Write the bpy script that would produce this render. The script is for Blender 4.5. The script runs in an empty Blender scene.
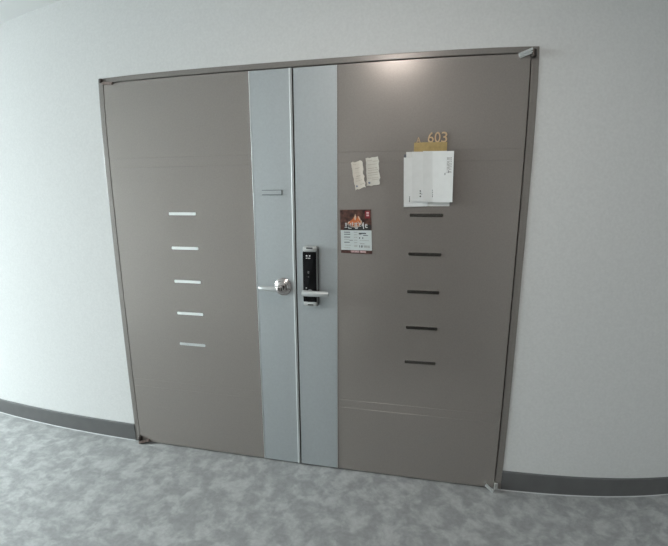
import bpy, bmesh, math, random
from mathutils import Vector, Matrix
random.seed(7)
S = bpy.context.scene
COL = S.collection
PI = math.pi

# ------------------------------------------------------------------ materials
def mat(name, col, rough=.5, metal=0., spec=.5, bump=None, vary=None, coat=0.):
    m = bpy.data.materials.new(name); m.use_nodes = True
    nt = m.node_tree; b = nt.nodes['Principled BSDF']
    b.inputs['Base Color'].default_value = (*col, 1)
    b.inputs['Roughness'].default_value = rough
    b.inputs['Metallic'].default_value = metal
    b.inputs['Specular IOR Level'].default_value = spec
    b.inputs['Coat Weight'].default_value = coat
    tc = nt.nodes.new('ShaderNodeTexCoord')
    if vary:                                   # (scale, amount)
        n = nt.nodes.new('ShaderNodeTexNoise'); n.inputs['Scale'].default_value = vary[0]
        n.inputs['Detail'].default_value = 5
        nt.links.new(tc.outputs['Object'], n.inputs['Vector'])
        r = nt.nodes.new('ShaderNodeValToRGB')
        a = vary[1]
        r.color_ramp.elements[0].position = .3; r.color_ramp.elements[1].position = .7
        r.color_ramp.elements[0].color = (*[c*(1-a) for c in col], 1)
        r.color_ramp.elements[1].color = (*[min(1, c*(1+a)) for c in col], 1)
        nt.links.new(n.outputs['Fac'], r.inputs['Fac'])
        nt.links.new(r.outputs['Color'], b.inputs['Base Color'])
    if bump:                                   # (scale, strength, distance)
        n = nt.nodes.new('ShaderNodeTexNoise'); n.inputs['Scale'].default_value = bump[0]
        n.inputs['Detail'].default_value = 4
        nt.links.new(tc.outputs['Object'], n.inputs['Vector'])
        bp = nt.nodes.new('ShaderNodeBump'); bp.inputs['Strength'].default_value = bump[1]
        bp.inputs['Distance'].default_value = bump[2]
        nt.links.new(n.outputs['Fac'], bp.inputs['Height'])
        nt.links.new(bp.outputs['Normal'], b.inputs['Normal'])
    return m

M = {}
M['wall'] = mat('wall_paper', (.74, .74, .735), .8, spec=.25, bump=(140, .08, .002), vary=(90, .035))
M['ceiling'] = mat('ceiling_paint', (.74, .74, .735), .85, spec=.2, bump=(160, .2, .003))
M['skirt'] = mat('skirting_vinyl', (.135, .135, .135), .5, spec=.35, vary=(14, .06))
M['leaf'] = mat('taupe_door_paint', (.318, .288, .266), .26, metal=.32, spec=.5, vary=(160, .05))
M['frame'] = mat('taupe_frame_paint', (.26, .236, .22), .30, metal=.2, spec=.5, vary=(120, .05))
M['strip'] = mat('silver_blue_strip', (.49, .52, .535), .45, metal=.5, spec=.5, vary=(110, .035))
M['bead'] = mat('meeting_edge', (.62, .65, .65), .4, metal=.3)
M['sealant'] = mat('pale_sealant', (.60, .61, .61), .5)
M['rim'] = mat('holder_rim', (.17, .185, .19), .45, metal=.3)  # dark tone stands for the shadow lines of the raised card holder
M['trim'] = mat('bright_strip_edge', (.80, .82, .82), .3, metal=.6)
M['chrome'] = mat('polished_steel', (.80, .79, .77), .12, metal=1)
M['satin'] = mat('satin_nickel', (.70, .70, .69), .28, metal=1)
M['rose'] = mat('worn_nickel', (.56, .52, .51), .2, metal=1)
M['inlay'] = mat('mirror_inlay', (.86, .87, .86), .10, metal=1)
M['lever'] = mat('satin_lever', (.64, .66, .66), .48, metal=.6)
M['rust'] = mat('tarnished_steel', (.27, .21, .19), .45, metal=.7, vary=(120, .4))
M['dark_door'] = mat('dark_brown_door', (.045, .04, .036), .45)  # for the added door and floor strip out of view
M['dark_steel'] = mat('dark_steel', (.07, .06, .055), .4, metal=.7)
M['dark'] = mat('dark_gap', (.03, .03, .03), .7)
M['black'] = mat('black_glass', (.006, .006, .007), .22, spec=.22)
M['lock_body'] = mat('dark_nickel', (.30, .30, .30), .35, metal=.8)
M['darkgrey'] = mat('dark_plastic', (.06, .06, .06), .4)
M['white_mark'] = mat('white_print', (.8, .8, .8), .5)
M['gold'] = mat('brass_plate', (.47, .345, .15), .42, metal=.35, vary=(60, .12))
M['gold_num'] = mat('brass_numeral', (.66, .48, .30), .42, metal=.35)
M['paper'] = mat('white_paper', (.88, .895, .89), .75, spec=.2, vary=(40, .02))
M['paper_back'] = mat('off_white_paper', (.74, .74, .72), .75, spec=.2)
M['note'] = mat('cream_paper', (.66, .60, .53), .75, spec=.2, vary=(60, .06))
M['note_grey'] = mat('ivory_paper', (.66, .63, .57), .75, spec=.2, vary=(60, .05))
M['ink'] = mat('grey_ink', (.09, .10, .11), .7)
M['ink_pale'] = mat('pale_ink', (.36, .36, .35), .7)
M['ink_blue'] = mat('blue_ink', (.16, .19, .27), .7)
M['ink_brown'] = mat('brown_ink', (.40, .33, .27), .7)
M['flyer'] = mat('flyer_brown', (.085, .035, .028), .4, vary=(70, .3))
M['flyer_white'] = mat('flyer_white', (.62, .67, .67), .5)
M['orange'] = mat('flame_orange', (.62, .17, .05), .5, vary=(200, .35))
M['cream'] = mat('flame_cream', (.68, .48, .36), .5, vary=(200, .25))
M['redmark'] = mat('red_seal', (.24, .02, .03), .5)
M['pinkmark'] = mat('pink_print', (.74, .5, .5), .5)
M['navy'] = mat('navy_card', (.05, .06, .08), .5)

# brown photo print of the flyer: dark smoky browns
def photo_mat():
    m = bpy.data.materials.new('grill_photo_print'); m.use_nodes = True
    nt = m.node_tree; b = nt.nodes['Principled BSDF']; b.inputs['Roughness'].default_value = .38
    tc = nt.nodes.new('ShaderNodeTexCoord')
    n = nt.nodes.new('ShaderNodeTexNoise'); n.inputs['Scale'].default_value = 45; n.inputs['Detail'].default_value = 6
    nt.links.new(tc.outputs['Object'], n.inputs['Vector'])
    r = nt.nodes.new('ShaderNodeValToRGB')
    e = r.color_ramp.elements
    e[0].position = .33; e[0].color = (.022, .010, .010, 1)
    e[1].position = .72; e[1].color = (.17, .075, .052, 1)
    k = e.new(.5); k.color = (.085, .036, .028, 1)
    nt.links.new(n.outputs['Fac'], r.inputs['Fac']); nt.links.new(r.outputs['Color'], b.inputs['Base Color'])
    return m
M['photo'] = photo_mat()

# blotchy grey vinyl floor
def floor_mat():
    m = bpy.data.materials.new('blotchy_vinyl'); m.use_nodes = True
    nt = m.node_tree; L = nt.links; b = nt.nodes['Principled BSDF']
    tc = nt.nodes.new('ShaderNodeTexCoord')
    def noise(sc, det, dist, rough=.6):
        n = nt.nodes.new('ShaderNodeTexNoise'); n.inputs['Scale'].default_value = sc
        n.inputs['Detail'].default_value = det; n.inputs['Distortion'].default_value = dist
        n.inputs['Roughness'].default_value = rough
        L.new(tc.outputs['Object'], n.inputs['Vector']); return n
    a = noise(10.5, 5, .35, .58); c = noise(34, 3, .2); d = noise(2.2, 3, .2)
    ra = nt.nodes.new('ShaderNodeValToRGB'); e = ra.color_ramp.elements
    e[0].position = .42; e[0].color = (.29, .295, .295, 1)
    e[1].position = .60; e[1].color = (.41, .415, .415, 1)
    k = e.new(.50); k.color = (.33, .335, .335, 1)
    L.new(a.outputs['Fac'], ra.inputs['Fac'])
    rc = nt.nodes.new('ShaderNodeValToRGB'); e = rc.color_ramp.elements
    e[0].position = .38; e[0].color = (.92, .92, .92, 1); e[1].position = .64; e[1].color = (1.08, 1.08, 1.08, 1)
    L.new(c.outputs['Fac'], rc.inputs['Fac'])
    mx = nt.nodes.new('ShaderNodeMix'); mx.data_type = 'RGBA'; mx.blend_type = 'MULTIPLY'; mx.inputs['Factor'].default_value = 1
    L.new(ra.outputs['Color'], mx.inputs[6]); L.new(rc.outputs['Color'], mx.inputs[7])
    L.new(mx.outputs[2], b.inputs['Base Color'])
    rr = nt.nodes.new('ShaderNodeMapRange'); rr.inputs[3].default_value = .42; rr.inputs[4].default_value = .55
    L.new(d.outputs['Fac'], rr.inputs[0]); L.new(rr.outputs[0], b.inputs['Roughness'])
    b.inputs['Specular IOR Level'].default_value = .45
    return m
M['floor'] = floor_mat()

def glass_mat():
    m = bpy.data.materials.new('window_glass'); m.use_nodes = True
    nt = m.node_tree; nt.nodes.remove(nt.nodes['Principled BSDF'])
    t = nt.nodes.new('ShaderNodeBsdfTransparent'); g = nt.nodes.new('ShaderNodeBsdfGlossy'); g.inputs['Roughness'].default_value = .02
    x = nt.nodes.new('ShaderNodeMixShader'); x.inputs[0].default_value = .06
    nt.links.new(t.outputs[0], x.inputs[1]); nt.links.new(g.outputs[0], x.inputs[2])
    nt.links.new(x.outputs[0], nt.nodes['Material Output'].inputs[0])
    return m
M['glass'] = glass_mat()
def emis(name, col, s):
    m = bpy.data.materials.new(name); m.use_nodes = True
    b = m.node_tree.nodes['Principled BSDF']
    b.inputs['Base Color'].default_value = (.9, .9, .9, 1)
    b.inputs['Emission Color'].default_value = (*col, 1); b.inputs['Emission Strength'].default_value = s
    return m

# ------------------------------------------------------------------ mesh helpers
def box(bm, x0, x1, y0, y1, z0, z1, bev=0, seg=2):
    g = bmesh.ops.create_cube(bm, size=1)
    vs = g['verts']
    for v in vs:
        v.co = Vector(((x0+x1)/2 + v.co.x*(x1-x0), (y0+y1)/2 + v.co.y*(y1-y0), (z0+z1)/2 + v.co.z*(z1-z0)))
    if bev:
        es = list({e for v in vs for e in v.link_edges})
        bmesh.ops.bevel(bm, geom=es, offset=bev, segments=seg, profile=.5, affect='EDGES')

def lathe(bm, prof, c, axis='Y', n=40):
    """prof: (radius, distance along axis) pairs, revolved about the axis through c"""
    rings = []
    for r, t in prof:
        ring = []
        if r < 1e-6:
            ring = [bm.verts.new(Vector((0, 0, t)))]
        else:
            for k in range(n):
                a = 2*PI*k/n
                ring.append(bm.verts.new(Vector((r*math.cos(a), r*math.sin(a), t))))
        rings.append(ring)
    for A, B in zip(rings, rings[1:]):
        if len(A) == 1 and len(B) == 1: continue
        for k in range(n):
            k2 = (k+1) % n
            if len(A) == 1: bm.faces.new((A[0], B[k2], B[k]))
            elif len(B) == 1: bm.faces.new((A[k], A[k2], B[0]))
            else: bm.faces.new((A[k], A[k2], B[k2], B[k]))
    if axis == 'Y': R = Matrix(((1, 0, 0), (0, 0, -1), (0, 1, 0)))      # +t goes to -Y (out of the door)
    elif axis == 'X': R = Matrix(((0, 0, 1), (0, 1, 0), (-1, 0, 0)))
    else: R = Matrix.Identity(3)
    for ring in rings:
        for v in ring: v.co = R @ v.co + Vector(c)

def tube(bm, pts, rads, n=20, flat=1.0):
    """round or oval bar along pts (list of Vectors); radius per point; flat squeezes it in Z"""
    rings = []
    for i, p in enumerate(pts):
        p = Vector(p)
        t = (Vector(pts[min(i+1, len(pts)-1)]) - Vector(pts[max(i-1, 0)])).normalized()
        up = Vector((0, 0, 1)) if abs(t.z) < .9 else Vector((0, 1, 0))
        s = t.cross(up).normalized(); u = s.cross(t).normalized()
        rings.append([bm.verts.new(p + s*rads[i]*math.cos(2*PI*k/n) + u*rads[i]*flat*math.sin(2*PI*k/n)) for k in range(n)])
    for A, B in zip(rings, rings[1:]):
        for k in range(n):
            bm.faces.new((A[k], A[(k+1) % n], B[(k+1) % n], B[k]))
    bm.faces.new(list(reversed(rings[0]))); bm.faces.new(rings[-1])

def prism_yz(bm, prof, x0, x1):
    """closed (y,z) outline swept from x0 to x1"""
    a = [bm.verts.new((x0, y, z)) for y, z in prof]; b = [bm.verts.new((x1, y, z)) for y, z in prof]
    n = len(prof)
    for i in range(n):
        j = (i+1) % n
        bm.faces.new((a[i], a[j], b[j], b[i]))
    bm.faces.new(list(reversed(a))); bm.faces.new(b)

def prism_xz(bm, prof, y0, y1):
    a = [bm.verts.new((x, y0, z)) for x, z in prof]; b = [bm.verts.new((x, y1, z)) for x, z in prof]
    n = len(prof)
    for i in range(n):
        j = (i+1) % n
        bm.faces.new((a[i], a[j], b[j], b[i]))
    bm.faces.new(list(reversed(a))); bm.faces.new(b)

def obj(name, bm, m, parent=None, smooth=False, origin=None):
    bmesh.ops.recalc_face_normals(bm, faces=bm.faces)
    me = bpy.data.meshes.new(name)
    o = bpy.data.objects.new(name, me); COL.objects.link(o)
    off = Vector((0, 0, 0))
    if parent is not None:
        off = world_loc[parent.name]
        o.parent = parent
        org = Vector(origin) if origin else off
        o.location = org - off
    else:
        org = Vector(origin) if origin else Vector((0, 0, 0))
        o.location = org
    for v in bm.verts: v.co -= org
    bm.to_mesh(me); bm.free()
    for mm in (m if isinstance(m, (list, tuple)) else [m]): me.materials.append(mm)
    if smooth:
        for p in me.polygons: p.use_smooth = True
        try: me.set_sharp_from_angle(angle=math.radians(40))
        except Exception: pass
    world_loc[o.name] = org
    return o
world_loc = {}
def tag(o, label=None, cat=None, group=None, kind=None):
    if label: o['label'] = label
    if cat: o['category'] = cat
    if group: o['group'] = group
    if kind: o['kind'] = kind
    return o
def thing(name, loc):
    o = bpy.data.objects.new(name, None); COL.objects.link(o); o.location = loc
    o.empty_display_size = .05
    world_loc[o.name] = Vector(loc); return o

# ------------------------------------------------------------------ the setting
XL, XR, YB, ZC = -5.2, 3.4, -2.12, 2.622      # corridor: end walls, opposite wall, ceiling
WF = .007                                     # front face of the wall that holds the door
def struct(name, bm, m, label, cat):
    return tag(obj(name, bm, m), label, cat, kind='structure')

bm = bmesh.new(); box(bm, XL, XR, YB, .30, -.1, 0)
struct('floor', bm, M['floor'], 'blotchy grey vinyl corridor floor in front of the double door', 'floor')
bm = bmesh.new(); box(bm, XL, XR, YB, .30, ZC, ZC+.1)
struct('ceiling', bm, M['ceiling'], 'white ceiling above the door wall, seen at the top left corner', 'ceiling')
bm = bmesh.new()
box(bm, XL, -1.0840, WF, .30, 0, ZC); box(bm, 1.0840, XR, WF, .30, 0, ZC); box(bm, -1.0840, 1.0840, WF, .30, 2.1315, ZC)
struct('wall_back', bm, M['wall'], 'pale grey wall around the taupe double door', 'wall')
# end wall on the left, nearly all window; the daylight comes from here
wy0, wy1, wz0, wz1 = -1.98, -.22, .10, 2.36
bm = bmesh.new()
box(bm, XL-.15, XL, YB, wy0, 0, ZC); box(bm, XL-.15, XL, wy1, .30, 0, ZC)
box(bm, XL-.15, XL, wy0, wy1, 0, wz0); box(bm, XL-.15, XL, wy0, wy1, wz1, ZC)
struct('wall_left', bm, M['wall'], 'end wall of the corridor on the left, with the tall window', 'wall')
bm = bmesh.new(); box(bm, XR, XR+.15, YB, .30, 0, ZC)
struct('wall_right', bm, M['wall'], 'plain end wall of the corridor on the right', 'wall')
bm = bmesh.new(); box(bm, XL, XR, YB-.15, YB, 0, ZC)
struct('wall_front', bm, M['wall'], 'corridor wall opposite the double door, behind the camera', 'wall')
bm = bmesh.new(); fw = .05; ym = (wy0+wy1)/2
for a, b_ in ((wy0, wy0+fw), (wy1-fw, wy1), (ym-fw/2, ym+fw/2)):
    box(bm, XL-.11, XL-.05, a, b_, wz0, wz1, .004)
for a, b_ in ((wz0, wz0+fw), (wz1-fw, wz1)):
    box(bm, XL-.108, XL-.052, wy0+fw, wy1-fw, a, b_, .004)
w = struct('window_1', bm, M['satin'], 'tall two pane window at the left end of the corridor', 'window')
for a, b_ in ((wy0+fw, ym-fw/2), (ym+fw/2, wy1-fw)):
    bm = bmesh.new(); box(bm, XL-.083, XL-.077, a, b_, wz0+fw, wz1-fw)
    obj('pane', bm, M['glass'], w)
# dark door added out of view, to darken what the right hand inlays mirror
bm = bmesh.new(); box(bm, .15, 1.25, YB-.01, YB+.02, .004, 2.08, .003)
d3 = struct('door_3', bm, M['dark_door'], 'plain dark brown door across the corridor', 'door')
bm = bmesh.new(); tube(bm, [(.25, YB+.02, 1.0), (.25, YB+.06, 1.0), (.27, YB+.07, 1.0), (.37, YB+.07, 1.0)], [.010, .010, .010, .009], 16)
obj('lever', bm, M['lever'], d3, True)
bm = bmesh.new(); box(bm, .10, 1.30, YB, -1.30, 0, .004, .001)  # unseen strip, added to darken the reflection in the lower right inlays
struct('trim_2', bm, M['dark_door'], 'dark threshold strip in front of the door across the corridor', 'threshold')
# skirting boards
SK = .112
bm = bmesh.new()
prism_yz(bm, [(WF, 0), (-.001, 0), (-.001, SK-.005), (.002, SK), (WF, SK)], XL, -1.0840)
bl = struct('baseboard_left', bm, M['skirt'], 'dark grey vinyl skirting left of the double door', 'skirting')
bm = bmesh.new()
prism_yz(bm, [(WF, 0), (-.001, 0), (-.001, SK-.005), (.002, SK), (WF, SK)], 1.0840, XR)
br = struct('baseboard_right', bm, M['skirt'], 'dark grey vinyl skirting right of the double door', 'skirting')

for par, a, b_ in ((bl, XL, -1.0840), (br, 1.0840, XR)):
    bm = bmesh.new(); prism_yz(bm, [(-.001, 0), (-.0050, 0), (-.0042, .0018), (-.001, .0032)], a, b_)
    obj('sealant_bead', bm, M['sealant'], par)['label'] = 'thin white line of sealant along the floor'
# door frame (steel, folded): jambs, head and rebate
FI, FO, FT, FTO, FY = 1.0530, 1.0840, 2.1055, 2.1315, .003
bm = bmesh.new()
box(bm, -FO, -FI, FY, .16, 0, FTO, .0025); box(bm, FI, FO, FY, .16, 0, FTO, .0025)
box(bm, -FI, FI, FY, .16, FT, FTO, .0025)
for sx in (-1, 1):
    a, b_ = sorted((sx*FI, sx*(FI-.03))); box(bm, a, b_, .05, .16, 0, FT)
box(bm, -FI+.03, FI-.03, .05, .16, FT-.03, FT)
tr = struct('trim_1', bm, M['frame'], 'narrow taupe steel frame around the double door', 'door frame')
bm = bmesh.new(); box(bm, -FI+.03, FI-.03, .12, .15, 0, FT-.03)
bk = obj('rebate_backing', bm, M['dark'], tr)

# ------------------------------------------------------------------ the two door leaves
LT, LB, TH = 2.0995, .008, .042
GRO = [1.711, 1.662, .432, .386]
def leaf_profile():
    p = [(TH, LB), (TH, LT), (0, LT)]
    for z in GRO:
        p += [(0, z+.0011), (.0009, z+.0003), (.0009, z-.0003), (0, z-.0011)]
    p += [(0, LB)]
    return p
INZ = [1.4175, 1.2325, 1.0465, .8625, .679]
def inlay(x0, x1, z, par):
    bm = bmesh.new(); h = .0085
    prof = [(-h, .0)] ; pr = []
    # shallow raised bar with rounded ends and slightly eased edges
    n = 6
    pts = []
    for k in range(n+1):
        a = -PI/2 + PI*k/n; pts.append((x1-.004+.004*math.cos(a), z + (h)*math.sin(a)))
    for k in range(n+1):
        a = PI/2 + PI*k/n; pts.append((x0+.004+.004*math.cos(a), z + (h)*math.sin(a)))
    front = [bm.verts.new((x, -.0030, z+(zz-z)*.94)) for x, zz in pts]
    mid = [bm.verts.new((x, -.0018, zz)) for x, zz in pts]
    back = [bm.verts.new((x, .0005, zz)) for x, zz in pts]
    m_ = len(pts)
    for A, B in ((front, mid), (mid, back)):
        for i in range(m_):
            j = (i+1) % m_; bm.faces.new((A[i], A[j], B[j], B[i]))
    bm.faces.new(front); bm.faces.new(list(reversed(back)))
    return obj('inlay_bar', bm, M['inlay'], par, origin=((x0+x1)/2, 0, z))

def pivot_hinge(par, pin, r, h, mpin, A, B, w, mstrap, roll=0.):
    """corner pivot: a pin (knuckle) and a folded strap running from A to B on the leaf"""
    bm = bmesh.new()
    lathe(bm, [(0, -h/2), (r*.7, -h/2), (r, -h/2+r*.3), (r, h/2-r*.3), (r*.7, h/2), (0, h/2)], pin, 'Z', 24)
    hg = obj('pivot_hinge', bm, mpin, par, smooth=True, origin=pin)
    bm = bmesh.new(); A, B = Vector(A), Vector(B)
    t = (B-A); L = t.length; t.normalize()
    n = Vector((0, -1, 0)); n = (n - t*n.dot(t)).normalized(); s_ = t.cross(n)
    n, s_ = n*math.cos(roll)+s_*math.sin(roll), s_*math.cos(roll)-n*math.sin(roll)
    for e0_, e1_, o0, o1 in ((-w/2, -w*.06, 0, .006), (w*.06, w/2, .001, .009), (-w*.4, w*.4, -.007, .001)):
        k0 = len(bm.verts); box(bm, 0, L, o0, o1, e0_, e1_, .0008)
        bm.verts.ensure_lookup_table()
        for v in bm.verts[k0:]:
            c = v.co.copy(); v.co = A + t*c.x + n*c.y + s_*c.z
    obj('hinge_strap', bm, mstrap, hg)
    return hg

# ---- left leaf
d1 = tag(thing('door_1', (-.525, .02, 0)), 'left leaf of the taupe double door, with a keyed lever handle and silver strip', 'door', kind='structure')
bm = bmesh.new(); prism_yz(bm, leaf_profile(), -1.0465, -.0035)
obj('leaf_panel', bm, M['leaf'], d1)
bm = bmesh.new(); box(bm, -.2165, -.018, -.0030, .0004, LB+.001, LT-.001, .0008)
obj('metal_strip', bm, M['strip'], d1)['label'] = 'silver blue metal strip'
bm = bmesh.new(); box(bm, -.2235, -.2207, -.0006, .0004, LB+.001, LT-.001)
obj('strip_seam', bm, M['dark'], d1)
bm = bmesh.new(); box(bm, -.2205, -.2168, -.0045, .0004, LB+.001, LT-.001, .0008)
obj('strip_edging', bm, M['trim'], d1)
bm = bmesh.new()
prism_xz(bm, [(-.0185, LB), (-.0185, LT), (-.0035, LT), (-.0035, LB)], -.0030, .0004)
tube(bm, [(-.0115, -.0030, LB+.001), (-.0115, -.0030, LT-.001)], [.0045, .0045], 16)
obj('meeting_edge_bead', bm, M['bead'], d1, smooth=True)
for z in INZ: inlay(-.709, -.547, z, d1)
# card holder
cx0, cx1, cz0, cz1 = -.171, -.064, 1.5125, 1.5385
bm = bmesh.new(); box(bm, cx0+.003, cx1-.003, -.0048, -.0029, cz0+.003, cz1-.003, .0004)
ch = obj('card_holder', bm, M['strip'], d1, origin=((cx0+cx1)/2, 0, cz0))
bm = bmesh.new()
box(bm, cx0, cx1, -.0080, -.0029, cz0, cz0+.0035, .0006); box(bm, cx0, cx1, -.0062, -.0029, cz1-.003, cz1, .0006)
box(bm, cx1-.004, cx1, -.0090, -.0029, cz0, cz1, .0006)
obj('holder_rim', bm, M['rim'], ch)  # shadow lines around the raised holder, put in as dark bars
# lever handle with keyed rose
rx, rz = -.071, 1.0445
bm = bmesh.new()
lathe(bm, [(0, .002), (.0450, .002), (.0465, .006), (.0455, .010), (.0405, .0135), (.0365, .0150), (.034, .0185), (.0300, .024), (.0245, .027), (0, .028)], (rx, -.0028, rz), 'Y', 56)
lh = obj('lever_handle', bm, M['rose'], d1, smooth=True, origin=(rx, 0, rz))
bm = bmesh.new()
lathe(bm, [(0, .020), (.0150, .020), (.0150, .050), (.0175, .053), (.0190, .060), (.0175, .067), (.012, .0705), (0, .0715)], (rx, -.0028, rz), 'Y', 40)
obj('key_cylinder', bm, M['rose'], lh, smooth=True)
bm = bmesh.new(); box(bm, rx-.0028, rx+.0028, -.0752, -.0735, rz-.008, rz+.008, .0008)
lathe(bm, [(0, .0712), (.0052, .0712), (.0052, .0722), (0, .0724)], (rx, -.0028, rz+.004), 'Y', 20)
obj('keyhole', bm, M['dark'], lh)
bm = bmesh.new()
pts = [(rx-.006, -.052, rz-.003), (rx-.03, -.054, rz-.003), (rx-.06, -.055, rz-.003), (rx-.085, -.055, rz-.002), (rx-.108, -.052, rz-.001), (rx-.117, -.047, rz)]
tube(bm, pts, [.0160, .0160, .0150, .0145, .0135, .0090], 20, .85)
obj('lever', bm, M['lever'], lh, smooth=True)
pivot_hinge(d1, (-1.058, -.008, 2.116), .0095, .022, M['dark_steel'], (-1.052, -.004, 2.104), (-.985, -.003, 2.097), .014, M['rust'])
pivot_hinge(d1, (-1.043, -.010, .026), .0115, .034, M['dark_steel'], (-1.043, -.024, .009), (-.980, -.006, .021), .013, M['rust'])

# ---- right leaf
d2 = tag(thing('door_2', (.525, .02, 0)), 'right leaf of the taupe double door, with the black digital lock', 'door', kind='structure')
bm = bmesh.new(); prism_yz(bm, leaf_profile(), .0035, 1.0465)
obj('leaf_panel', bm, M['leaf'], d2)
bm = bmesh.new(); box(bm, .0040, .2125, -.0030, .0004, LB+.001, LT-.001, .0008)
obj('metal_strip', bm, M['strip'], d2)['label'] = 'silver blue metal strip'
bm = bmesh.new(); box(bm, .2126, .2140, -.0034, .0004, LB+.001, LT-.001, .0004)
obj('strip_edging', bm, M['trim'], d2)
for z in INZ: inlay(.562, .716, z, d2)
pivot_hinge(d2, (1.058, -.006, 2.100), .0125, .034, M['dark_steel'], (.999, -.006, 2.092), (1.053, -.010, 2.112), .021, M['trim'], .45)
pivot_hinge(d2, (1.053, -.014, .030), .0110, .048, M['chrome'], (1.004, -.012, .030), (1.040, -.030, .008), .012, M['trim'])

# digital lock
lx0, lx1, lz0, lz1 = .0440, .1210, .9545, 1.2590
def rounded(x0, x1, z0, z1, r, n=6):
    pts = []
    for cx, cz, a0 in ((x1-r, z0+r, -PI/2), (x1-r, z1-r, 0), (x0+r, z1-r, PI/2), (x0+r, z0+r, PI)):
        for k in range(n+1):
            a = a0 + PI/2*k/n; pts.append((cx+r*math.cos(a), cz+r*math.sin(a)))
    return pts
def slab(bm, pts, y0, y1, ease=.002):
    """outline with eased front edge; y1 < y0 is the front"""
    cx = sum(p[0] for p in pts)/len(pts); cz = sum(p[1] for p in pts)/len(pts)
    def ins(p, d):
        return (p[0]-math.copysign(min(d, abs(p[0]-cx)), p[0]-cx), p[1]-math.copysign(min(d, abs(p[1]-cz)), p[1]-cz))
    rings = [[bm.verts.new((x, y0, z)) for x, z in pts],
             [bm.verts.new((x, y1+ease, z)) for x, z in pts],
             [bm.verts.new((*(lambda q: (q[0], y1+ease*.3))(ins((x, z), ease*.3)), ins((x, z), ease*.3)[1])) for x, z in pts],
             [bm.verts.new((ins((x, z), ease)[0], y1, ins((x, z), ease)[1])) for x, z in pts]]
    n = len(pts)
    for A, B in zip(rings, rings[1:]):
        for i in range(n):
            j = (i+1) % n; bm.faces.new((A[i], A[j], B[j], B[i]))
    bm.faces.new(list(reversed(rings[0]))); bm.faces.new(rings[-1])
bm = bmesh.new(); slab(bm, rounded(lx0+.001, lx1-.001, lz0, lz1, .010), -.0028, -.0270, .003)
lk = obj('digital_lock', bm, M['lock_body'], d2, smooth=True, origin=((lx0+lx1)/2, 0, lz0))
lk['label'] = 'tall digital lock with a black glass keypad and silver ends'
bm = bmesh.new(); slab(bm, rounded(lx0-.0005, lx1-.0085, lz0+.022, lz1-.026, .004), -.0265, -.0310, .0015)
obj('keypad_glass', bm, M['black'], lk, smooth=True)['label'] = 'glossy black keypad'
bm = bmesh.new(); slab(bm, rounded(lx0-.001, lx1-.004, lz1-.027, lz1+.001, .011), -.0050, -.0290, .004)
tcap = obj('top_cap', bm, M['satin'], lk, smooth=True); tcap['label'] = 'silver top cap'
bm = bmesh.new(); slab(bm, rounded(lx0-.001, lx1-.004, lz0-.001, lz0+.024, .011), -.0050, -.0290, .004)
bcap = obj('bottom_cap', bm, M['satin'], lk, smooth=True); bcap['label'] = 'silver bottom cap'
bm = bmesh.new(); slab(bm, rounded(lx1-.0080, lx1+.0004, lz0+.012, lz1-.012, .003), -.006, -.0262, .001)
obj('side_cover', bm, M['darkgrey'], lk, smooth=True)
bm = bmesh.new(); box(bm, lx0+.018, lx1-.026, -.0298, -.0280, lz1-.012, lz1-.004, .0006)
obj('top_slot', bm, M['darkgrey'], lk)
bm = bmesh.new(); box(bm, lx0+.022, lx1-.026, -.0298, -.0280, lz0+.004, lz0+.010, .0006)
obj('bottom_slot', bm, M['darkgrey'], lk)
bm = bmesh.new()
for dx in (.0200, .0360):
    lathe(bm, [(0, .0310), (.0036, .0310), (.0036, .0314), (0, .0314)], (lx0+dx, 0, 1.2130), 'Y', 16)
box(bm, lx0+.0165, lx0+.0245, -.0314, -.0309, 1.1995, 1.2030); box(bm, lx0+.0275, lx0+.0390, -.0314, -.0309, 1.1995, 1.2030)
lathe(bm, [(0, .0310), (.0016, .0310), (.0016, .0314), (0, .0314)], (lx0+.0255, 0, 1.2130), 'Y', 12)
obj('lock_emblem', bm, M['white_mark'], lk)
bm = bmesh.new()
n = 20
o_, i_ = [], []
for k in range(n):
    a = 2*PI*k/n
    o_.append(bm.verts.new((.0720+.0042*math.cos(a), -.0313, 1.1300+.0055*math.sin(a))))
    i_.append(bm.verts.new((.0720+.0028*math.cos(a), -.0313, 1.1300+.0040*math.sin(a))))
for k in range(n): bm.faces.new((o_[k], o_[(k+1) % n], i_[(k+1) % n], i_[k]))
box(bm, .0690, .0750, -.0313, -.0309, 1.1060, 1.1072)
obj('keypad_mark', bm, M['ink_pale'], lk)
bm = bmesh.new(); lathe(bm, [(0, .0310), (.0030, .0310), (.0026, .0316), (0, .0318)], (.0600, 0, 1.0490), 'Y', 16)
obj('indicator_light', bm, M['white_mark'], lk)
bm = bmesh.new(); pz = 1.0275
lathe(bm, [(0, .030), (.0150, .030), (.0150, .044), (0, .044)], (.0800, 0, pz), 'Y', 28)
pts = [(.0460, -.0520, pz), (.0480, -.0525, pz), (.06, -.054, pz), (.09, -.056, pz), (.13, -.056, pz-.0002), (.166, -.054, pz-.0006), (.1745, -.0515, pz-.001), (.1765, -.050, pz-.001)]
tube(bm, pts, [.0110, .0150, .0155, .0152, .0145, .0140, .0130, .0080], 24, 1.0)
obj('lock_lever', bm, M['lever'], lk, smooth=True)['label'] = 'silver lever bar'

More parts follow.
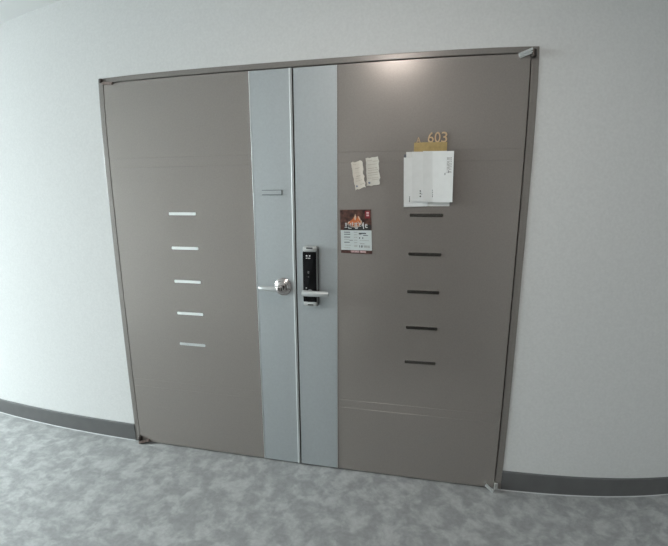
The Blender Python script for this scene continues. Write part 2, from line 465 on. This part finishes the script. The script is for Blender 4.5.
# ------------------------------------------------------------------ paper things on the right leaf
class Sheet:
    """a sheet of paper given by its four corners (x,z) on the door, with a lift function (u right, v down)"""
    def __init__(s, TL, TR, BL, BR, lift, jag=None): s.c = [Vector(p) for p in (TL, TR, BL, BR)]; s.lift = lift; s.jag = jag
    def at(s, u, v, e=0.):
        TL, TR, BL, BR = s.c
        if s.jag: u, v = s.jag(u, v)
        p = TL*(1-u)*(1-v) + TR*u*(1-v) + BL*(1-u)*v + BR*u*v
        return Vector((p.x, -s.lift(u, v)-e, p.y))
    def mesh(s, bm, nu=14, nv=16, th=.0005, u0=0, u1=1, v0=0, v1=1, e=0.):
        F, B = [], []
        for j in range(nv+1):
            F.append([bm.verts.new(s.at(u0+(u1-u0)*i/nu, v0+(v1-v0)*j/nv, e+th)) for i in range(nu+1)])
            B.append([bm.verts.new(s.at(u0+(u1-u0)*i/nu, v0+(v1-v0)*j/nv, e)) for i in range(nu+1)])
        for j in range(nv):
            for i in range(nu):
                bm.faces.new((F[j][i], F[j][i+1], F[j+1][i+1], F[j+1][i]))
                bm.faces.new((B[j][i], B[j+1][i], B[j+1][i+1], B[j][i+1]))
        for j in range(nv):
            bm.faces.new((F[j][0], F[j+1][0], B[j+1][0], B[j][0])); bm.faces.new((F[j][nu], B[j][nu], B[j+1][nu], F[j+1][nu]))
        for i in range(nu):
            bm.faces.new((F[0][i], B[0][i], B[0][i+1], F[0][i+1])); bm.faces.new((F[nv][i], F[nv][i+1], B[nv][i+1], B[nv][i]))
    def stroke(s, bm, pts, w, e=.0009, asp=1.0):
        """ink line along (u,v) points, w = width as a fraction of the sheet's width; asp = width/height of the sheet"""
        for (u0, v0), (u1, v1) in zip(pts, pts[1:]):
            dx, dy = u1-u0, (v1-v0)/asp
            L = math.hypot(dx, dy) or 1e-6
            nx, ny = -dy/L*w/2, dx/L*w/2*asp
            ex, ey = dx/L*w*.25, dy/L*w*.25*asp
            q = [(u0-ex+nx, v0-ey+ny), (u1+ex+nx, v1+ey+ny), (u1+ex-nx, v1+ey-ny), (u0-ex-nx, v0-ey-ny)]
            top = [bm.verts.new(s.at(a, b, e+.00015)) for a, b in q]; bot = [bm.verts.new(s.at(a, b, e-.0002)) for a, b in q]
            bm.faces.new(top)
            for i in range(4):
                j = (i+1) % 4; bm.faces.new((top[i], top[j], bot[j], bot[i]))
    def patch(s, bm, poly, e=.0008):
        top = [bm.verts.new(s.at(a, b, e+.0002)) for a, b in poly]; bot = [bm.verts.new(s.at(a, b, e-.0002)) for a, b in poly]
        bm.faces.new(top)
        n = len(poly)
        for i in range(n):
            j = (i+1) % n; bm.faces.new((top[i], top[j], bot[j], bot[i]))

# -- restaurant flyer
fl = Sheet((.2274, 1.4395), (.3795, 1.4425), (.2330, 1.2275), (.3870, 1.2268), lambda u, v: .0006+.0022*max(0, v-.55)**2*4*(.4+u*.6))
bm = bmesh.new(); fl.mesh(bm)
f = tag(obj('flyer', bm, M['flyer'], None, True, origin=(.309, 0, 1.227)), 'brown restaurant flyer with flames above a white text panel, stuck beside the silver strip', 'flyer')
bm = bmesh.new(); fl.mesh(bm, 10, 10, .0002, .0, 1., 0., .468, .0005)
obj('printed_photo', bm, M['photo'], f, True)['label'] = 'dark brown photo of a charcoal fire'
bm = bmesh.new(); fl.mesh(bm, 10, 10, .0003, .005, .995, .468, .925, .0005)
ap = obj('address_panel', bm, M['flyer_white'], f, True); ap['label'] = 'white panel of small print'
bm = bmesh.new()
fl.patch(bm, [(.27, .31), (.33, .25), (.40, .22), (.45, .16), (.49, .10), (.53, .20), (.58, .13), (.63, .21), (.66, .28), (.63, .35), (.52, .38), (.36, .37)])
fp = obj('flame_picture', bm, M['orange'], f); fp['label'] = 'orange flames'
bm = bmesh.new()
fl.patch(bm, [(.45, .18), (.49, .09), (.52, .17), (.50, .24), (.47, .24)], .0012)
fl.patch(bm, [(.57, .16), (.60, .145), (.66, .23), (.64, .26)], .0012)
for pts in ([(.24, .33), (.30, .36), (.40, .385), (.52, .39), (.62, .37)], [(.66, .33), (.68, .28), (.67, .25)], [(.25, .31), (.29, .27)], [(.43, .30), (.47, .33), (.46, .36)], [(.57, .27), (.60, .31)]):
    fl.stroke(bm, pts, .035, .0013, .72)
obj('flame_highlight', bm, M['cream'], fp)
bm = bmesh.new(); fl.patch(bm, [(.80, .03), (.96, .03), (.96, .20), (.80, .20)], .0008)
cs = obj('corner_seal', bm, M['redmark'], f); cs['label'] = 'dark red corner mark'
bm = bmesh.new()
for vv in (.075, .13): fl.patch(bm, [(.845, vv-.018), (.925, vv-.018), (.925, vv+.018), (.845, vv+.018)], .0012)
obj('seal_print', bm, M['pinkmark'], cs)
bm = bmesh.new(); fl.patch(bm, [(.16, .35), (.97, .34), (.98, .466), (.10, .466)], .00075)
obj('title_shadow', bm, M['dark'], f)  # dark printed band behind the title
def T(x, y): return ((342+.0449*x-340.3)/31.2, (218+.0449*y-210.2)/43.4)
bm = bmesh.new()
GL = [ [(70, 135), (112, 135)], [(90, 115), (90, 130)], [(76, 165), (90, 150), (106, 165), (90, 182), (76, 165)], [(90, 182), (90, 212)], [(62, 214), (116, 214)],
       [(145, 150), (165, 150), (172, 165), (158, 180), (144, 168), (145, 150)], [(196, 120), (196, 205)], [(176, 165), (196, 165)], [(150, 205), (150, 236), (208, 236)],
       [(232, 100), (232, 205)], [(232, 150), (250, 150)], [(220, 205), (250, 205)],
       [(292, 130), (318, 112), (342, 130), (318, 152), (292, 130)], [(288, 180), (346, 180)], [(318, 152), (318, 205)], [(284, 214), (352, 214)], [(296, 238), (344, 238)],
       [(385, 118), (385, 188)], [(385, 122), (418, 122)], [(385, 154), (414, 154)], [(385, 188), (420, 188)],
       [(446, 165), (470, 140)], [(478, 108), (478, 240)], [(462, 125), (478, 125)], [(446, 180), (478, 180)],
       [(560, 145), (524, 150), (520, 185), (530, 214), (566, 216)], [(540, 175), (562, 175)]]
for g in GL: fl.stroke(bm, [T(*p) for p in g], .022, .0013, .72)
obj('title_lettering', bm, M['white_mark'], f)['label'] = 'white brushed title lettering'
def P(x, y): return ((338+.0569*x-340.6)/31.2, (230+.0569*y-210.0)/43.6)
bm = bmesh.new(); bm2 = bmesh.new(); bm3 = bmesh.new(); bm4 = bmesh.new(); bm5 = bmesh.new()
def words(b, x0, x1, y, w=.016, gaps=4):
    x = x0
    while x < x1-4:
        l = random.uniform(14, 30); fl.stroke(b, [P(x, y), P(min(x+l, x1), y+random.uniform(-1, 1))], w, .0012, .72); x += l+random.uniform(4, 9)
for y, x1 in ((42, 212), (78, 215), (128, 210), (220, 205)): words(bm, 110, x1, y, .024)
words(bm2, 110, 190, 168); words(bm, 200, 262, 184, .015); words(bm2, 125, 222, 272); words(bm2, 100, 205, 320, .012)
for y in (42, 86, 130, 182, 226, 272, 294): words(bm3, 284, 336, y)
words(bm4, 372, 490, 60, .034); words(bm4, 372, 410, 74, .022); words(bm4, 446, 530, 95, .022)
for x in (380, 436): fl.stroke(bm4, [P(x, 132), P(x, 150)], .03, .0012, .72)
words(bm5, 380, 540, 184, .012); words(bm5, 385, 470, 240, .018)
for x in (378, 410, 425, 462, 478, 500, 524, 545): fl.stroke(bm5 if x > 440 else bm4, [P(x, 272), P(x+random.uniform(-6, 6), 306)], .020, .0012, .72)
for q in (bm, bm4): obj('small_print', q, M['ink'], ap)
for q in (bm2, bm3, bm5): obj('pale_print', q, M['ink_pale'], ap)
bm = bmesh.new()
for x in list(range(225, 370, 19))+list(range(392, 480, 17)):
    fl.stroke(bm, [P(x, 366), P(x+4, 398)], .02, .0012, .72)
    if (x*7) % 3: fl.stroke(bm, [P(x-3, 382), P(x+9, 380)], .018, .0012, .72)
obj('footer_lettering', bm, M['pinkmark'], f)

# -- two small slips
def jagged(seed, amp):
    rnd = random.Random(seed); ks = [rnd.uniform(-1, 1) for _ in range(40)]
    def j(u, v):
        a = ks[int(v*12) % 20]*(1-(v*12) % 1) + ks[(int(v*12)+1) % 20]*((v*12) % 1)
        b = ks[20+int(u*6) % 18]*(1-(u*6) % 1) + ks[20+(int(u*6)+1) % 18]*((u*6) % 1)
        return u + amp*a*(.3+.7*abs(2*u-1))*(1.4 if u > .5 else .5), v + amp*.45*b*abs(2*v-1)
    return j
def slip(sh, m, label, lines, stamp, inkm):
    bm = bmesh.new(); sh.mesh(bm, 12, 24, .0005)
    c = sh.at(.5, 1); t = obj('notice_slip', bm, m, None, True, origin=(c.x, 0, c.z))
    tag(t, label, 'note', 'two paper slips on the right leaf')
    b = bmesh.new()
    for u0, u1, v, w in lines:
        u = u0
        while u < u1-.03:
            l = random.uniform(.06, .2); sh.stroke(b, [(u, v), (min(u+l, u1), v)], w, .0009, .42); u += l+random.uniform(.02, .05)
    obj('printed_lines', b, inkm, t)
    b = bmesh.new()
    u, v = stamp
    sh.patch(b, [(u+.085*math.cos(2*PI*k/14), v+.038*math.sin(2*PI*k/14)) for k in range(14)])
    obj('ink_stamp', b, M['ink_blue'], t)
s1 = Sheet((.2806, 1.6629), (.3354, 1.6715), (.3030, 1.5340), (.3511, 1.5480), lambda u, v: .0006+.010*max(0, u-.35)**2+.004*max(0, v-.6)**2, jagged(3, .05))
slip(s1, M['note'], 'smaller cream paper slip, tilted, nearer the silver strip', [(.15, .4, .10, .035), (.3, .7, .24, .04), (.3, .66, .53, .05), (.2, .5, .60, .03), (.2, .8, .70, .03), (.55, .85, .86, .045), (.2, .75, .40, .02)], (.19, .89), M['ink_brown'])
s2 = Sheet((.3505, 1.6798), (.4090, 1.6858), (.3582, 1.5508), (.4222, 1.5580), lambda u, v: .0006+.009*max(0, u-.4)**2+.006*max(0, v-.7)**2, jagged(11, .05))
slip(s2, M['note_grey'], 'straighter ivory paper slip with several printed lines, nearer the white envelopes', [(.1, .5, .10, .03), (.55, .9, .14, .03), (.15, .85, .24, .03), (.15, .85, .37, .035), (.15, .9, .44, .03), (.15, .9, .53, .045), (.15, .85, .61, .03), (.1, .85, .72, .03), (.4, .9, .79, .025)], (.2, .89), M['ink_brown'])

# -- brass room number sign
sg = tag(thing('room_number_sign', (.645, 0, 1.700)), 'brass room number sign reading 603, partly hidden by white envelopes', 'sign')
bm = bmesh.new(); box(bm, .5725, .7185, -.006, 0, 1.690, 1.7455, .001)
obj('sign_plate', bm, M['gold'], sg)
def glyph(ch, name, x0, x1, z0, z1, y, th, m, par):
    cu = bpy.data.curves.new('glyph', 'FONT'); cu.body = ch; cu.extrude = .02; cu.resolution_u = 6; cu.offset = 0.0
    to = bpy.data.objects.new('glyph', cu); COL.objects.link(to)
    bpy.context.view_layer.update()
    me = bpy.data.meshes.new_from_object(to.evaluated_get(bpy.context.evaluated_depsgraph_get()))
    bpy.data.objects.remove(to); bpy.data.curves.remove(cu)
    xs = [v.co.x for v in me.vertices]; ys = [v.co.y for v in me.vertices]
    bm = bmesh.new(); bm.from_mesh(me); bpy.data.meshes.remove(me)
    for v in bm.verts:
        x = x0+(v.co.x-min(xs))/(max(xs)-min(xs))*(x1-x0); z = z0+(v.co.y-min(ys))/(max(ys)-min(ys))*(z1-z0)
        v.co = Vector((x, y-th/2-math.copysign(th/2, v.co.z), z))
    return obj(name, bm, m, par)
for ch_, a in (('6', .6330), ('0', .6625), ('3', .6920)):
    glyph(ch_, 'numeral', a, a+.0255, 1.7440, 1.7885, 0, .007, M['gold_num'], sg)
glyph('A', 'letter', .5825, .6010, 1.7440, 1.7690, 0, .006, M['gold_num'], sg)

# -- white letters stuck over the sign, fanned left to right
def letter(name, sh, m, label, marks, group='white letters over the room number sign', th=.0012):
    bm = bmesh.new(); sh.mesh(bm, 16, 18, th)
    c = sh.at(.5, 1); t = obj(name, bm, m, None, True, origin=(c.x, 0, c.z))
    tag(t, label, 'letter', group)
    if marks:
        b = bmesh.new()
        for pts, w in marks: sh.stroke(b, pts, w, th+.0004, .45)
        obj('address_print', b, M['ink'], t)
    return t
def col(u, vs, w=.03):
    return [([(u, a), (u+random.uniform(-.008, .008), b_)], w) for a, b_ in vs]
def fan(base): return lambda u, v: base + .010*(1-u)**2
e0 = Sheet((.5380, 1.7055), (.7400, 1.7055), (.5440, 1.4585), (.7420, 1.4600), lambda u, v: .0012)
letter('folded_letter', e0, M['paper_back'], 'rearmost white sheet, showing only its lower edge below the front envelopes', [])
e1 = Sheet((.5280, 1.6800), (.640, 1.6820), (.5340, 1.4555), (.643, 1.4590), fan(.0030))
letter('envelope', e1, M['paper'], 'leftmost white envelope, reaching lowest at its bottom left corner', col(.245, [(.79, .805), (.82, .85), (.86, .90)], .028))
e2 = Sheet((.5650, 1.7045), (.672, 1.7045), (.5720, 1.4815), (.678, 1.4815), fan(.0065))
letter('envelope', e2, M['paper'], 'white envelope second from the left, its small print halfway along the bottom', col(.35, [(.78, .795), (.83, .842), (.89, .905)], .06)+col(.42, [(.845, .855)], .03))
e3 = Sheet((.6130, 1.7060), (.718, 1.7060), (.6210, 1.4795), (.724, 1.4795), fan(.0100))
letter('envelope', e3, M['paper'], 'white envelope second from the right, a vertical line of print beside its right neighbour', col(.43, [(.76, .775), (.80, .82), (.85, .865), (.88, .90)], .035))
e4 = Sheet((.6560, 1.7035), (.7485, 1.7035), (.6660, 1.4775), (.7525, 1.4785), lambda u, v: .0165 + .003*u*u)
t4 = letter('envelope', e4, M['paper'], 'rightmost white envelope lying in front, grey vertical print at its upper right', col(.60, [(.42, .46)], .03)+col(.77, [(.38, .42)], .03))
b = bmesh.new()
for u in (.70, .76, .82, .88):
    v = .12
    while v < .40:
        l = random.uniform(.015, .05); e4.stroke(b, [(u, v), (u, min(.42, v+l))], .028, .0016, .45); v += l+random.uniform(.012, .03)
obj('return_address', b, M['ink_pale'], t4)
# dark card corner peeping out behind the left envelope
bm = bmesh.new(); box(bm, .5290, .5700, -.0011, -.0002, 1.6500, 1.6950, .0002)
tag(obj('card', bm, M['navy'], None, origin=(.553, 0, 1.65)), 'dark card showing a corner at the upper left of the envelopes', 'card')

# ------------------------------------------------------------------ ceiling lamp (just above the picture)
lamp = tag(thing('ceiling_lamp', (.42, -1.27, ZC)), 'round flush ceiling lamp in front of the door', 'lamp')
bm = bmesh.new(); lathe(bm, [(0, 0), (.17, 0), (.17, -.03), (.155, -.034), (.155, -.02), (0, -.02)], (.42, -1.27, ZC), 'Z', 48)
obj('lamp_rim', bm, M['satin'], lamp, True)
bm = bmesh.new(); lathe(bm, [(0, -.021), (.152, -.021), (.145, -.040), (.10, -.052), (0, -.056)], (.42, -1.27, ZC), 'Z', 48)
obj('lamp_diffuser', bm, emis('lamp_diffuser', (1, .92, .86), 47), lamp, True)

# ------------------------------------------------------------------ light
world = bpy.data.worlds.new('daylight'); S.world = world; world.use_nodes = True
bg = world.node_tree.nodes['Background']; bg.inputs[0].default_value = (.80, .93, 1.0, 1); bg.inputs[1].default_value = 2.2
ld = bpy.data.lights.new('window_daylight', 'AREA'); ld.shape = 'RECTANGLE'; ld.size = 2.2; ld.size_y = 2.0
ld.energy = 860; ld.color = (.845, .955, .962)
lo = bpy.data.objects.new('window_daylight', ld); COL.objects.link(lo)
lo.location = (XL-1.0, (wy0+wy1)/2, 2.35); lo.rotation_euler = (PI/2-math.radians(40), 0, -PI/2)     # skylight: shines along +X and down

# ------------------------------------------------------------------ camera: phone wide angle lens with barrel distortion
cd = bpy.data.cameras.new('camera'); cam = bpy.data.objects.new('camera', cd); COL.objects.link(cam)
cd.sensor_fit = 'HORIZONTAL'; cd.sensor_width = 36; cd.sensor_height = 36*546/668
cd.type = 'PANO'
cy = cd
cy.panorama_type = 'FISHEYE_LENS_POLYNOMIAL'; cy.fisheye_fov = PI
cy.fisheye_polynomial_k0 = 0
cy.fisheye_polynomial_k1 = -0.04684095618327093
cy.fisheye_polynomial_k2 = -0.0003137729417115861
cy.fisheye_polynomial_k3 = 7.301779595974313e-05
cy.fisheye_polynomial_k4 = -1.995946543652129e-06
cam.location = (.5808, -1.8910, 1.5066)
cam.rotation_mode = 'QUATERNION'
cam.rotation_quaternion = (Matrix.Rotation(.20051, 3, 'Z') @ Matrix.Rotation(1.375541, 3, 'X') @ Matrix.Rotation(-.003171, 3, 'Z')).to_quaternion()
cd.clip_start = .02; cd.clip_end = 50
S.camera = cam

S.view_settings.view_transform = 'Standard'; S.view_settings.look = 'None'
S.view_settings.gamma = 1; S.view_settings.use_curve_mapping = False
S.view_settings.exposure = 0
